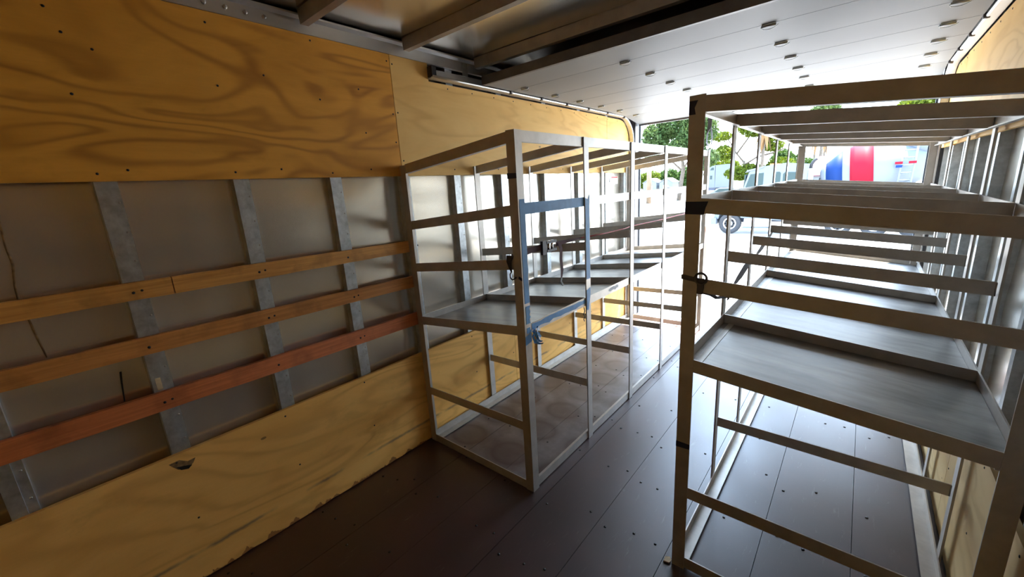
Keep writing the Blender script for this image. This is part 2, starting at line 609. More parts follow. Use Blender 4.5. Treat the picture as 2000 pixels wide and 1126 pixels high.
# three wooden slats nailed over the studs of the left wall
for z0, z1, sag, mt, xr in ((1.283, 1.350, -0.012, 'slat_gold', .0), (1.066, 1.134, -0.012, 'slat_brown', 0), (0.826, 0.903, -0.014, 'slat_red', 0)):
    if mt == 'slat_gold':
        spans = [(Y0, 0.335), (0.339, 1.50)]
    else:
        spans = [(Y0, 1.50)]
    for ya, yb in spans:
        n = 14
        top, bot = [], []
        for k in range(n + 1):
            yy = ya + (yb - ya) * k / n
            t = (yy + 0.2) / 1.65
            top.append((-0.0183, yy, z1 + sag * t + random.uniform(-.0015, .0015)))
            bot.append((-0.0183, yy, z0 + sag * t + random.uniform(-.0015, .0015)))
        MB().poly(top + bot[::-1], (0.021, 0, 0)).build('wood_slat', mt, wl_)
nh = MB()
for ys0 in (-0.235, 0.197, 0.628, 1.058, 1.49):
    for zc in (1.312, 1.094, 0.858):
        t = (ys0 + 0.2) / 1.65
        nh.lathe((0.0022, ys0 + 0.02, zc - 0.012 * t), (1, 0, 0), [(0, 0.0055), (0.0015, 0.005)], 8)
        if random.random() < 0.6:
            nh.lathe((0.0022, ys0 + 0.045, zc - 0.012 * t + 0.004), (1, 0, 0), [(0, 0.005), (0.0015, 0.004)], 8)
tag(nh.build('nail_head', 'screw_dark', wl_), kind='stuff')

# chewed hole and peeled patch at the top of the lower plywood
MB().poly([(0.0, .175, .590), (0.0, .20, .552), (0.0, .225, .540), (0.0, .252, .556), (0.0, .262, .574), (0.0, .235, .572), (0.0, .21, .592)], (0.0008, 0, 0)).build('gouge', 'gouge_wood', wl_)
MB().poly([(0.0, .196, .566), (0.0, .208, .546), (0.0, .232, .538), (0.0, .246, .549), (0.0, .222, .558)], (0.0014, 0, 0)).build('gouge', 'screw_dark', wl_)
# dried sealant runs on the skin
MB().tube([(-0.0585, -0.040, 1.60), (-0.0585, -0.046, 1.52), (-0.0585, -0.043, 1.46), (-0.0585, -0.055, 1.39), (-0.0585, -0.058, 1.33), (-0.0585, -0.050, 1.26), (-0.0585, -0.046, 1.20), (-0.0585, -0.041, 1.13)], [0.003, 0.0025, 0.004, 0.003, 0.0035, 0.003, 0.0035, 0.002], 6).build('sealant_run', 'gouge_wood', wl_)
MB().tube([(-0.0585, 0.124, 1.01), (-0.0585, 0.118, 0.96), (-0.0585, 0.111, 0.89)], [0.004, 0.003, 0.002], 6).build('sealant_run', 'screw_dark', wl_)
# paper scrap on the stud
MB().box(-0.0185, -0.0175, 0.209, 0.226, 0.905, 0.955).build('paper_scrap', 'chip_wood', wl_)
# warning sticker on the skin near the rear
st = MB().box(-0.060, -0.0590, 4.165, 4.40, 1.592, 1.675).build('warning_sticker', 'sticker_white', wl_)
MB().box(-0.0590, -0.0586, 4.245, 4.395, 1.655, 1.672).build('sticker_header', 'sticker_red', st)
sl = MB()
for k in range(5):
    sl.box(-0.0590, -0.0586, 4.25, 4.39 - 0.02 * (k % 2), 1.600 + k * 0.010, 1.604 + k * 0.010)
tag(sl.build('sticker_text', 'sticker_grey', st), kind='stuff')
ring = MB()
ring.tube([(-0.0588, 4.205 + 0.030 * math.cos(t * math.pi / 12), 1.633 + 0.030 * math.sin(t * math.pi / 12)) for t in range(25)], 0.0025, 6)
ring.build('sticker_ring', 'sticker_red', st)
sf = MB()
sf.lathe((-0.0590, 4.205, 1.645), (1, 0, 0), [(0, 0.007), (0.0006, 0.007)], 12)
sf.poly([(-0.0590, 4.193, 1.615), (-0.0590, 4.217, 1.615), (-0.0590, 4.211, 1.637), (-0.0590, 4.199, 1.637)], (0.0006, 0, 0))
sf.build('sticker_figure', 'screw_dark', st)

# front bulkhead behind the viewer
wf = MB().box(-0.085, XW + 0.085, Y0 - 0.05, Y0 - 0.02, 0, 2.46).build('wall_front', 'dark_steel')
tag(wf, 'plywood front bulkhead of the truck body', kind='structure')
for a, c in ((0.0, 1.238), (1.242, XW)):
    MB().box(a, c, Y0 - 0.019, Y0 - 0.001, 0.0, 2.35).build('plywood_sheet', 'ply_yellow', wf)

# roof
ZR = 2.445
ce = MB().box(-0.085, XW + 0.085, Y0 - 0.05, Y1 + 0.02, ZR + 0.014, ZR + 0.03).build('ceiling', 'dark_steel')
tag(ce, 'metal roof of the truck body with cross bows', kind='structure')
bows = [-0.68, -0.12, 0.44, 1.005, 1.565, 2.125, 2.69, 3.25, 3.81, 4.37]
lim = [Y0] + [q + 0.024 for q in bows] + [Y1]
for a, c in zip(lim[:-1], lim[1:]):
    sheet(lambda u, v_: (v_, a + 0.001 + u, ZR + 0.002 + wave(v_ * 0.7, a + u) * 0.8), c - a - 0.002, 0.0, XW, 10, 24).build('roof_panel', 'roof_metal', ce)
for q in bows:
    MB().prism((0.028, q, 0), (XW - 0.028, q, 0), [(0.0, ZR - 0.001), (0.006, 2.384), (0.042, 2.384), (0.048, ZR - 0.001)], (0, 1, 0), (0, 0, 1)).build('roof_bow', 'bow_metal', ce)
for right in (False, True):
    X = lambda x: XW - x if right else x
    m1 = MB()
    prof = [(-0.018, 2.357), (0.004, 2.357), (0.006, 2.412), (0.030, 2.420), (0.030, 2.428), (-0.018, 2.444)]
    vs0 = [(X(a), Y0, z) for a, z in prof]
    m1.poly(vs0, (0, Y1 - Y0, 0))
    rl = m1.build('roof_rail', 'rail_alu', ce)
    if not right:
        for k in range(5):
            MB().lathe((0.005, 0.575 + 0.073 * k, 2.385), (1, 0, 0), [(0, 0.009), (0.006, 0.009), (0.008, 0.005)], 6).build('bolt', 'bolt_metal', rl)

# rear frame
for n, right in ((1, False), (2, True)):
    X = lambda x: XW - x if right else x
    a, c = X(-0.085), X(0.046)
    j = MB().box(min(a, c), max(a, c), 4.625, 4.735, 0, 2.42).build('trim_%d' % n, 'dark_steel')
    tag(j, 'dark steel jamb of the rear opening, %s side' % ('right' if right else 'left'), kind='structure')
    a, c = X(0.02), X(0.058)
    MB().box(min(a, c), max(a, c), 4.736, 4.76, 0, 2.42).build('jamb_edge', 'truck_white', j)
h = MB().box(-0.085, XW + 0.085, 4.63, 4.76, 2.30, 2.475).build('trim_3', 'dark_steel')
tag(h, 'dark steel header above the rear opening', kind='structure')
s = MB().box(0.0, XW, 4.722, 4.775, -0.10, 0.001).build('trim_4', 'rail_alu')
tag(s, 'metal sill plate at the rear edge of the floor', kind='structure')

# door tracks
for n, right in ((5, False), (6, True)):
    X = lambda x: XW - x if right else x
    ctr = []
    for k in range(12):
        ctr.append((1.745 + (4.32 - 1.745) * k / 11, 2.298, 0))
    for k in range(1, 9):
        t = k / 8 * math.pi / 2
        ctr.append((4.32 + 0.275 * math.sin(t), 2.023 + 0.275 * math.cos(t), t))
    for k in range(1, 6):
        ctr.append((4.595, 2.023 - 1.9 * k / 5, math.pi / 2))

    def off(p, d):
        return (p[0] + d * math.sin(p[2]), p[1] + d * math.cos(p[2]))
    pl = MB()
    vs_, fs = [], []
    for p in ctr:
        for xx, dd in ((0.004, -0.030), (0.010, -0.030), (0.010, 0.030), (0.004, 0.030)):
            q = off(p, dd)
            vs_.append((X(xx), q[0], q[1]))
    for i in range(len(ctr) - 1):
        for j in range(4):
            fs.append((i * 4 + j, i * 4 + (j + 1) % 4, i * 4 + 4 + (j + 1) % 4, i * 4 + 4 + j))
    fs += [(0, 1, 2, 3), tuple(range(len(vs_) - 4, len(vs_)))]
    pl.add(vs_, fs)
    tr = pl.build('trim_%d' % n, 'rail_alu')
    tag(tr, 'metal overhead door track along the %s wall, curving down at the rear' % ('right' if right else 'left'), kind='structure')
    MB().tube([(X(0.044), *off(p, -0.020)) for p in ctr], 0.0085, 8).build('track_lip', 'rail_alu', tr)
    pf = MB()
    vs_, fs = [], []
    for p in ctr:
        for xx, dd in ((0.010, -0.030), (0.044, -0.028), (0.044, -0.024), (0.010, -0.026)):
            q = off(p, dd)
            vs_.append((X(xx), q[0], q[1]))
    for i in range(len(ctr) - 1):
        for j in range(4):
            fs.append((i * 4 + j, i * 4 + (j + 1) % 4, i * 4 + 4 + (j + 1) % 4, i * 4 + 4 + j))
    pf.add(vs_, fs)
    pf.build('track_flange', 'rail_alu', tr)
    a, c = X(0.008), X(0.05)
    MB().box(min(a, c), max(a, c), 1.742, 1.775, 2.276, 2.335).build('track_stop', 'black_plastic', tr)
    a, c = X(0.009), X(0.014)
    for yb in (2.03, 3.0):
        MB().box(min(a, c), max(a, c), yb, yb + 0.045, 2.328, 2.405).build('track_bracket', 'galv', tr)

# overhead door, rolled open under the roof
dr = empty('door_1', (0, 0, 0))
tag(dr, 'white sectional overhead door rolled open under the roof', kind='structure')
jy = [(2.175, 2.285), (2.462, 2.285), (2.84, 2.285), (3.21, 2.285), (3.58, 2.285), (3.955, 2.285), (4.33, 2.277), (4.69, 2.222)]
hinge_me = None
for i in range(7):
    (ya, za), (yb, zb) = jy[i], jy[i + 1]
    m1 = MB().prism((0.058, 0, 0), (XW - 0.058, 0, 0), [(ya + 0.002, za), (yb - 0.002, zb), (yb - 0.002, zb + 0.028), (ya + 0.002, za + 0.028)], (0, 1, 0), (0, 0, 1))
    p = m1.build('door_panel', 'door_white', dr)
    if i == 0:
        MB().box(0.058, XW - 0.058, ya - 0.020, ya + 0.0015, za - 0.004, za + 0.05).build('edge_channel', 'dark_steel', p)
        continue
    for xh in (0.178, 0.920, 1.640, XW - 0.178):
        if hinge_me is None:
            hm = MB()
            hm.box(-0.026, 0.026, -0.014, 0.014, -0.005, -0.0005)
            hm.tube([(-0.030, 0, -0.008), (0.030, 0, -0.008)], 0.006, 8)
            hm.tube([(-0.032, 0.0, -0.010), (-0.026, 0.022, -0.014), (-0.008, 0.032, -0.016), (0.012, 0.028, -0.016), (0.030, 0.010, -0.014), (0.038, 0.002, -0.010)], 0.0016, 6)
            ho = hm.build('hinge', 'galv', p, (xh, ya, za))
            hinge_me = ho.data
        else:
            link('hinge', hinge_me, p, (xh, ya, za))
    for xe in (0.048, XW - 0.048):
        MB().lathe((xe - 0.012, ya, za - 0.006), (1, 0, 0), [(0, 0.014), (0.024, 0.014)], 12).build('roller', 'dark_steel', p)
MB().box(0.058, XW - 0.058, 4.685, 4.705, 2.205, 2.235).build('bottom_seal', 'dark_steel', p)
ps = MB()
ps.ribbon([(0.83, 4.60, 2.232), (0.828, 4.60, 2.15), (0.829, 4.598, 2.09), (0.812, 4.60, 2.03), (0.806, 4.60, 1.96), (0.815, 4.60, 1.915), (0.835, 4.60, 1.900), (0.852, 4.60, 1.925), (0.856, 4.60, 1.98), (0.846, 4.60, 2.05), (0.832, 4.601, 2.095)],
          [(0.040, 0, 0), (0.040, 0, 0), (0.036, 0, 0), (0.010, 0.016, 0), (0.008, 0.02, 0), (0.006, 0.02, 0.006), (0.0, 0.024, 0.006), (0.006, 0.02, -0.006), (0.01, 0.02, 0), (0.012, 0.016, 0), (0.02, 0.01, 0)], (0, 0.002, 0))
ps.tube([(0.832, 4.60, 1.90), (0.832, 4.60, 1.862), (0.831, 4.60, 1.83)], 0.003, 6)
ps.build('pull_strap', 'strap_grey', p)
MB().box(2.20, 2.36, 4.60, 4.625, 2.232, 2.258).build('red_marker', 'sticker_red', p)


# ------------------------------------------------------------------ racks
T = 0.005


def rack(name, label, xa, xw, ys, lev, b2_all):
    root = empty(name, (0, 0, 0))
    tag(root, label, 'rack')
    s = 1 if xw > xa else -1
    wid = abs(xw - xa)

    def zx(l, x):
        a, w = lev[l]
        return a + (w - a) * abs(x - xa) / wid
    n = len(ys)
    yE = ys[-1] + 0.05

    def part(nm, p0, p1, prof, u, v, mt='rack_metal'):
        return MB().prism(p0, p1, prof, u, v).build(nm, mt, root)
    # posts
    for side, x0, sg in ((0, xa, s), (1, xw, -s)):
        ztop = lev['top'][side]
        for k, y in enumerate(ys):
            if k == 0:
                part('post', (x0, y, 0.001), (x0, y, ztop), L(), (sg, 0, 0), (0, 1, 0))
            elif k == n - 1:
                part('post', (x0, y + 0.05, 0.001), (x0, y + 0.05, ztop), L(), (sg, 0, 0), (0, -1, 0))
            else:
                part('post', (x0, y, 0.001), (x0, y, ztop - 0.001), [(0, 0), (0.0075, 0), (0.0075, 0.05), (0, 0.05)], (sg, 0, 0), (0, 1, 0))
    # long rails: (level, side)
    rails = [('top', 0), ('b2', 0), ('tray', 0), ('tray', 1), ('floor', 0), ('floor', 1)]
    if b2_all:
        rails += [('top', 1), ('b2', 1)]
    for l, side in rails:
        x0, sg = (xa, s) if side == 0 else (xw, -s)
        z = lev[l][side]
        leg = 0.05 if l in ('floor', 'tray') else 0.02
        nm = 'rail' if l not in ('floor',) else 'bottom_rail'
        part(nm, (x0 + sg * 0.0078, ys[0] + 0.0055, z), (x0 + sg * 0.0078, yE - 0.0055, z), [(0, 0), (T, 0), (T, -0.045), (leg, -0.045), (leg, -0.05), (0, -0.05)], (sg, 0, 0), (0, 0, 1))
    # cross bars
    cross = ['top', 'b3', 'tray', 'low']
    if b2_all:
        cross.append('b2')
    for k, y in enumerate(ys):
        lv = list(cross)
        if k in (0, n - 1):
            lv += ['floor'] + ([] if b2_all else ['b2'])
        for l in lv:
            xs, xe = xa + s * 0.0135, xw - s * 0.0135
            if k in (0, n - 1):
                xs, xe = xa + s * 0.0505, xw - s * 0.0505
            yy = y + (0.0005 if k == 0 else (0.044 if k == n - 1 else 0.010))
            leg = 0.03 if k != n - 1 else -0.03
            prof = [(0, 0), (T, 0), (T, -0.045), (leg, -0.045), (leg, -0.05), (0, -0.05)] if k != n - 1 else [(0, 0), (T, 0), (T, -0.05), (0, -0.05)]
            nm = {'tray': 'tray_divider'}.get(l, 'cross_bar')
            part(nm, (xs, yy, zx(l, xs)), (xe, yy, zx(l, xe)), prof, (0, 1, 0), (0, 0, 1))
    # tray sheets
    for k in range(n - 1):
        ya = ys[k] + (0.040 if k else 0.032)
        yb = ys[k + 1] + (0.009 if k < n - 2 else 0.042)
        xs, xe = xa + s * 0.0135, xw - s * 0.0135
        za, zb = zx('tray', xs) - 0.0445, zx('tray', xe) - 0.0445
        m1 = MB()
        m1.poly([(xs, ya - 0.026, za), (xe, ya - 0.026, zb), (xe, yb, zb), (xs, yb, za)], (0, 0, 0.003))
        m1.build('tray_sheet', 'tray_metal', root)
    # weld beads where the bars meet the posts
    wb = MB()
    for side, x0, sg in ((0, xa, s), (1, xw, -s)):
        for k, y in enumerate(ys):
            for l in ('top', 'b3', 'tray', 'low'):
                z = lev[l][side]
                wb.tube([(x0 + sg * 0.0142, y + 0.0095, z - 0.048), (x0 + sg * 0.0146, y + 0.0090, z - 0.025), (x0 + sg * 0.0142, y + 0.0095, z - 0.002)], 0.0022, 5)
    tag(wb.build('weld_bead', 'bolt_metal', root), kind='stuff')
    return root


LL = dict(top=(1.856, 1.770), b2=(1.535, 1.452), b3=(1.281, 1.202), tray=(0.948, 0.868), low=(0.416, 0.394), floor=(0.056, 0.054))
LR = dict(top=(1.858, 1.776), b2=(1.539, 1.459), b3=(1.265, 1.196), tray=(0.958, 0.869), low=(0.404, 0.394), floor=(0.062, 0.062))
XLa, XLw, XRa, XRw = 0.870, 0.010, 1.601, 2.459
YSL = [1.465, 2.062, 2.676, 3.293, 3.88, 4.456]
YSR = [1.475, 2.066, 2.636, 3.224, 3.790, 4.40]
rkL = rack('metal_rack', 'long bare metal rack along the plywood left wall, first bay wrapped in blue tape', XLa, XLw, YSL, LL, False)
rkR = rack('metal_rack', 'long bare metal rack on the right, nearest the viewer, with slatted open shelves', XRa, XRw, YSR, LR, True)


def tape(root, pts, t, mt, name='tape_strip'):
    return MB().poly(pts, t).build(name, mt, root)


def ragged(y0, y1, z0, z1, x, j=0.004, n=10):
    top = [(x, y0 + (y1 - y0) * k / n, z1 + random.uniform(-j, j)) for k in range(n + 1)]
    bot = [(x, y1 + (y0 - y1) * k / n, z0 + random.uniform(-j, j)) for k in range(n + 1)]
    return top + bot


def ragged_v(y0, y1, z0, z1, x, j=0.003, n=12):
    a = [(x, y0 + random.uniform(-j, j) * .3, z0 + (z1 - z0) * k / n) for k in range(n + 1)]
    c = [(x, y1 + random.uniform(-j, j), z1 + (z0 - z1) * k / n) for k in range(n + 1)]
    return a + c


tx = (0.0012, 0, 0)
tape(rkL, ragged_v(1.474, 1.512, 1.06, 1.555, XLa), tx, 'tape_blue')
tape(rkL, ragged_v(1.478, 1.510, 0.955, 1.045, XLa, 0.006), tx, 'tape_blue')
tape(rkL, ragged_v(1.480, 1.510, 0.905, 0.935, XLa, 0.008, 5), tx, 'tape_blue')
tape(rkL, [(XLa, 1.4655, 0.848), (XLa, 1.5145, 0.858), (XLa, 1.5145, 0.905), (XLa, 1.4655, 0.892)], tx, 'tape_blue')
tape(rkL, ragged_v(2.064, 2.108, 1.06, 1.50, XLa, 0.002), tx, 'tape_blue')
tape(rkL, [(XLa, 2.064, 1.50), (XLa, 2.110, 1.50), (XLa, 2.110, 1.545), (XLa, 2.092, 1.52), (XLa, 2.064, 1.53)], tx, 'tape_blue')
tape(rkL, [(XLa, 2.064, 0.872), (XLa, 2.085, 0.87), (XLa, 2.108, 0.96), (XLa, 2.108, 1.005), (XLa, 2.064, 0.995)], tx, 'tape_blue')
XI = XLa - 0.0078
tape(rkL, [(XI, 1.517, 1.484), (XI, 2.060, 1.484), (XI, 2.060, 1.534), (XI, 1.521, 1.537)], tx, 'tape_blue')
top = [(XI, 1.53 + 0.53 * k / 14, 0.942 + random.uniform(-.006, .003)) for k in range(15)]
bot = [(XI, 2.06 - 0.53 * k / 14, 0.912 + random.uniform(-.008, .008)) for k in range(15)]
tape(rkL, top + bot, tx, 'tape_blue')
tape(rkL, [(0.816, 1.4648, 1.648), (0.8705, 1.4648, 1.648), (0.8705, 1.4648, 1.671), (0.816, 1.4648, 1.673)], (0, -0.0012, 0), 'tape_navy')
tape(rkL, [(0.848, 1.4648, 1.185), (0.8705, 1.4648, 1.175), (0.8705, 1.4648, 1.190), (0.852, 1.4648, 1.198)], (0, -0.0012, 0), 'tape_navy')
# tatters hanging from the tape
tt = MB()
for k in range(9):
    a0 = Vector((XLa + 0.002, 1.515 + random.uniform(0, .04), 0.905 + random.uniform(-.03, .02)))
    pts = [a0]
    for q in range(4):
        pts.append(pts[-1] + Vector((random.uniform(-.004, .012), random.uniform(-.012, .02), random.uniform(-.026, .004))))
    tt.ribbon(pts, [(random.uniform(-.004, .004), 0.010, 0.006)] * 5, (0.001, 0, 0))
tag(tt.build('tape_tatters', 'tape_blue', rkL), kind='stuff')
MB().tube([(XLa, 2.03, 0.90), (XLa + 0.003, 2.033, 0.875), (XLa - 0.002, 2.026, 0.855), (XLa + 0.004, 2.033, 0.842), (XLa, 2.024, 0.826), (XLa + 0.002, 2.03, 0.812)], 0.0028, 6).build('hanging_thread', 'tape_navy', rkL)
# paint smear on the tray rail of the second bay
tape(rkL, ragged(2.36, 2.50, 0.915, 0.935, XI, 0.006, 6), (0.0008, 0, 0), 'sticker_grey', 'scrape_mark')

# navy tape on the right rack
yF = YSR[0] - 0.0002
ty = (0, -0.0012, 0)
tape(rkR, [(1.6015, yF, 1.800), (1.622, yF, 1.800), (1.618, yF, 1.82), (1.628, yF, 1.842), (1.6015, yF, 1.842)], ty, 'tape_navy')
tape(rkR, [(1.6005, yF, 1.482), (1.662, yF, 1.480), (1.666, yF, 1.502), (1.674, yF, 1.523), (1.6005, yF, 1.524)], ty, 'tape_navy')
tape(rkR, [(1.6005, yF, 0.575), (1.6515, yF, 0.577), (1.6515, yF, 0.598), (1.6005, yF, 0.600)], ty, 'tape_navy')

# ------------------------------------------------------------------ straps
rs = empty('ratchet_strap', (0.82, 1.47, 1.283))
tag(rs, 'dark maroon ratchet strap with black buckle strung inside the left rack', 'strap')


def rel(pts, o=(0.82, 1.47, 1.283)):
    return [(p[0] - o[0], p[1] - o[1], p[2] - o[2]) for p in pts]


wz = (0, 0, 0.03)
MB().ribbon(rel([(0.80, 1.478, 1.285), (0.812, 1.53, 1.290), (0.815, 1.62, 1.300), (0.82, 1.72, 1.302)]), [wz, wz, wz, wz], (0.0016, 0, 0)).build('webbing', 'strap_maroon', rs)
MB().ribbon(rel([(0.82, 1.83, 1.300), (0.82, 1.95, 1.302), (0.82, 2.10, 1.300)]), [(0, 0, 0.026), (0.004, 0, 0.020), (0.006, 0, 0.010)], (0.0016, 0, 0)).build('webbing', 'strap_maroon', rs)
MB().tube(rel([(0.82, 2.09, 1.300), (0.82, 2.40, 1.291), (0.82, 2.70, 1.290), (0.82, 2.78, 1.296), (0.82, 3.3, 1.288), (0.82, 3.89, 1.288), (0.82, 4.45, 1.288)]), 0.004, 6).build('cord', 'cord_red', rs)
MB().ribbon(rel([(0.824, 1.855, 1.305), (0.828, 1.868, 1.27), (0.828, 1.863, 1.21), (0.829, 1.870, 1.15), (0.828, 1.862, 1.105)]), [(0, 0.026, 0)] * 4 + [(0, 0.012, 0)], (0.0016, 0, 0)).build('strap_tail', 'strap_maroon', rs)
MB().ribbon(rel([(0.828, 1.862, 1.108), (0.83, 1.852, 1.09), (0.828, 1.868, 1.075), (0.83, 1.872, 1.062)]), [(0, 0.014, 0)] * 4, (0.003, 0, 0)).build('frayed_end', 'black_plastic', rs)
bk = MB()
bk.box(-0.004, 0.012, 0.225, 0.262, -0.022, 0.050)
bk.box(-0.006, -0.002, 0.262, 0.350, -0.012, 0.000)
bk.box(-0.006, -0.002, 0.262, 0.350, 0.032, 0.044)
bk.box(0.010, 0.014, 0.262, 0.350, -0.012, 0.000)
bk.box(0.010, 0.014, 0.262, 0.350, 0.032, 0.044)
bko = bk.build('buckle', 'black_plastic', rs)
sp = MB()
sp.lathe((0.004, 0.285, -0.014), (0, 0, 1), [(0, 0.010), (0.060, 0.010)], 12)
sp.lathe((0.004, 0.318, -0.014), (0, 0, 1), [(0, 0.007), (0.060, 0.007)], 10)
sp.build('buckle_spool', 'chrome', bko)
lp = MB()
lp.ribbon(rel([(0.806, 1.462, 1.296), (0.798, 1.461, 1.265), (0.803, 1.4615, 1.235), (0.812, 1.4605, 1.215)]), [(0.044, 0, 0), (0.030, 0, 0), (0.016, 0, 0), (0.010, 0, 0)], (0, -0.0016, 0))
lp.tube(rel([(0.812, 1.459, 1.218), (0.803, 1.458, 1.205), (0.803, 1.458, 1.188), (0.815, 1.458, 1.178), (0.828, 1.4585, 1.184), (0.838, 1.459, 1.192)]), 0.0032, 6)
lp.build('hook', 'black_plastic', rs)

s2 = empty('tie_down_strap', (1.60, 1.47, 1.25))
tag(s2, 'dark strap with steel ring knotted around the near post of the right rack', 'strap')
o2 = (1.60, 1.47, 1.25)
MB().ribbon(rel([(1.600, 1.520, 1.262), (1.5975, 1.472, 1.262), (1.600, 1.4725, 1.262), (1.652, 1.4725, 1.254), (1.657, 1.473, 1.254)], o2), [(0, 0, 0.016)] * 5, (0, -0.002, 0)).build('webbing', 'strap_grey', s2)
MB().tube(rel([(1.665 + 0.019 * math.cos(t * math.pi / 10), 1.466, 1.262 + 0.019 * math.sin(t * math.pi / 10)) for t in range(21)], o2), 0.0042, 8).build('ring', 'dark_steel', s2)
MB().ribbon(rel([(1.662, 1.4715, 1.262), (1.664, 1.471, 1.23), (1.662, 1.4715, 1.206)], o2), [(0.026, 0, 0), (0.022, 0, 0), (0.020, 0, 0)], (0, -0.003, 0)).build('knot', 'strap_grey', s2)
MB().ribbon(rel([(1.66, 1.49, 1.208), (1.69, 1.50, 1.200), (1.71, 1.50, 1.190), (1.735, 1.50, 1.196), (1.765, 1.50, 1.203)], o2), [(0, 0.022, 0.004)] * 5, (0, 0, 0.002)).build('strap_tail', 'strap_grey', s2)

s3 = empty('webbing_strap', (1.62, 2.63, 1.10))
tag(s3, 'twisted grey webbing strap slung diagonally inside the right rack', 'strap')
o3 = (1.62, 2.63, 1.10)
MB().ribbon(rel([(1.625, 3.23, 1.212), (1.622, 2.95, 1.172), (1.62, 2.66, 1.130), (1.62, 2.58, 1.121), (1.62, 2.40, 1.108), (1.62, 2.24, 1.085), (1.623, 2.10, 1.06), (1.625, 2.075, 1.03)], o3),
            [(0.006, 0, 0.03), (0.006, 0, 0.06), (0.006, 0, 0.024), (0.006, 0, 0.034), (0.006, 0, 0.070), (0.006, 0, 0.045), (0.006, 0, 0.02), (0.01, 0, 0.01)], (0.0018, 0, 0)).build('webbing', 'strap_grey', s3)

s4 = empty('orange_strap', (0.8725, 4.47, 0.75))
tag(s4, 'orange webbing strap dangling from the far post of the left rack', 'strap')
MB().ribbon([(0.0, -0.004, 0.37), (0.004, 0.012, 0.26), (0.002, 0.020, 0.14), (0.002, 0.030, 0.04), (0.004, 0.044, 0.0)], [(0.0, 0.026, 0)] * 5, (0.002, 0.0, 0)).build('webbing', 'orange_webbing', s4)

ch = MB().poly([(-0.012, -0.016, 0.0005), (0.010, -0.012, 0.0005), (0.014, 0.006, 0.0005), (0.002, 0.018, 0.0005), (-0.014, 0.008, 0.0005)], (0.002, 0.001, 0.007)).build('wood_chip', 'chip_wood', None, (1.582, 1.478, 0))
tag(ch, 'small pale wood chip on the floor by the near right post', 'wood chip')

# ------------------------------------------------------------------ outside
GZ = -1.4
g = MB().box(-140, 140, -15, 220, GZ - 0.2, GZ).build('ground', 'concrete')
tag(g, 'pale sunlit concrete yard behind the truck', kind='structure')
g2 = MB().box(-140, 140, 62, 64, GZ, GZ + 0.04).build('trim_7', 'asphalt_light')
tag(g2, 'low kerb crossing the yard', kind='structure')

lg = empty('liftgate', (1.24, 4.78, -0.06))
tag(lg, 'steel liftgate platform with tread ribs level with the truck floor', 'liftgate')
MB().box(-1.05, 1.05, 0.0, 0.98, 0.0, 0.048).build('platform', 'tread_steel', lg)
tb = MB()
for k in range(26):
    tb.box(-1.0, 1.0, 0.05 + k * 0.034, 0.058 + k * 0.034, 0.048, 0.053)
tag(tb.build('tread_rib', 'tread_steel', lg), kind='stuff')
for sx in (-1.05, 1.01):
    MB().box(sx, sx + 0.04, 0.0, 0.98, -0.02, 0.0).build('side_rail', 'dark_steel', lg)
for sx in (-0.7, 0.66):
    MB().box(sx, sx + 0.06, -0.05, 0.25, -1.34, 0.0).build('lift_arm', 'dark_steel', lg)


def wheel(root, x, y, r=0.5, wd=0.3, face=-1):
    t = MB().lathe((x, y, r), (0, face, 0), [(-wd, r * 0.6), (-wd, r * 0.94), (-wd * 0.85, r), (-wd * .12, r), (0, r * 0.94), (0.004, r * 0.62), (-0.03, r * 0.60)], 28).build('tyre', 'tyre', root)
    rm = MB().lathe((x, y, r), (0, face, 0), [(-0.06, r * 0.60), (0.0, r * 0.58), (-0.02, r * 0.50), (-0.055, r * 0.40), (-0.03, r * 0.25), (0.03, r * 0.22), (0.04, r * 0.1)], 24).build('rim', 'rim', t)
    hl = MB()
    for k in range(8):
        a = k * math.pi / 4
        hl.lathe((x + math.cos(a) * r * 0.44, y - face * 0.042, r + math.sin(a) * r * 0.44), (0, face, 0), [(0, 0.05 * r * 2), (0.012, 0.05 * r * 2)], 8)
    tag(hl.build('rim_hole', 'tyre', rm), kind='stuff')


# concrete mixer truck, side-on, cab to the left
MX = empty('mixer_truck', (0, 24.1, GZ))
tag(MX, 'white concrete mixer truck with blue and red bands on its drum', 'mixer truck')


def side(pts, y0, y1, nm, mt, par=None):
    return MB().poly([(p[0], y0, p[1] - GZ) for p in pts], (0, y1 - y0, 0)).build(nm, mt, par or MX)


cabo = side([(-2.70, -0.55), (-0.05, -0.75), (-0.02, 1.95), (-0.9, 2.06), (-1.7, 1.98), (-2.35, 1.84), (-2.46, 1.70), (-2.62, 1.10), (-2.70, 0.80)], 0.12, 2.35, 'cab', 'truck_white')
side([(-4.02, -0.62), (-3.98, 0.25), (-3.85, 0.55), (-3.3, 0.72), (-2.69, 0.82), (-2.69, -0.55), (-2.75, -0.35), (-3.25, -0.22), (-3.75, -0.35), (-3.80, -0.62)], 0.25, 2.2, 'hood', 'truck_white')
side([(-4.12, -0.90), (-4.12, -0.55), (-3.86, -0.55), (-3.86, -0.90)], 0.05, 2.4, 'bumper', 'truck_white')
side([(-2.55, 1.05), (-2.38, 1.62), (-1.80, 1.66), (-1.80, 0.88), (-2.56, 0.82)], 0.108, 0.118, 'door_window', 'glass_green', cabo)
side([(-1.40, 0.95), (-1.40, 1.60), (-1.34, 1.66), (-1.14, 1.66), (-1.08, 1.60), (-1.08, 0.95)], 0.108, 0.118, 'side_window', 'glass_green', cabo)
side([(-0.98, 1.00), (-0.98, 1.55), (-0.90, 1.63), (-0.42, 1.60), (-0.36, 1.52), (-0.36, 1.00)], 0.108, 0.118, 'side_window', 'glass_green', cabo)
MB().box(-2.66, -2.60, 0.20, 2.25, 0.95 - GZ, 1.62 - GZ).build('windshield', 'glass_green', cabo)
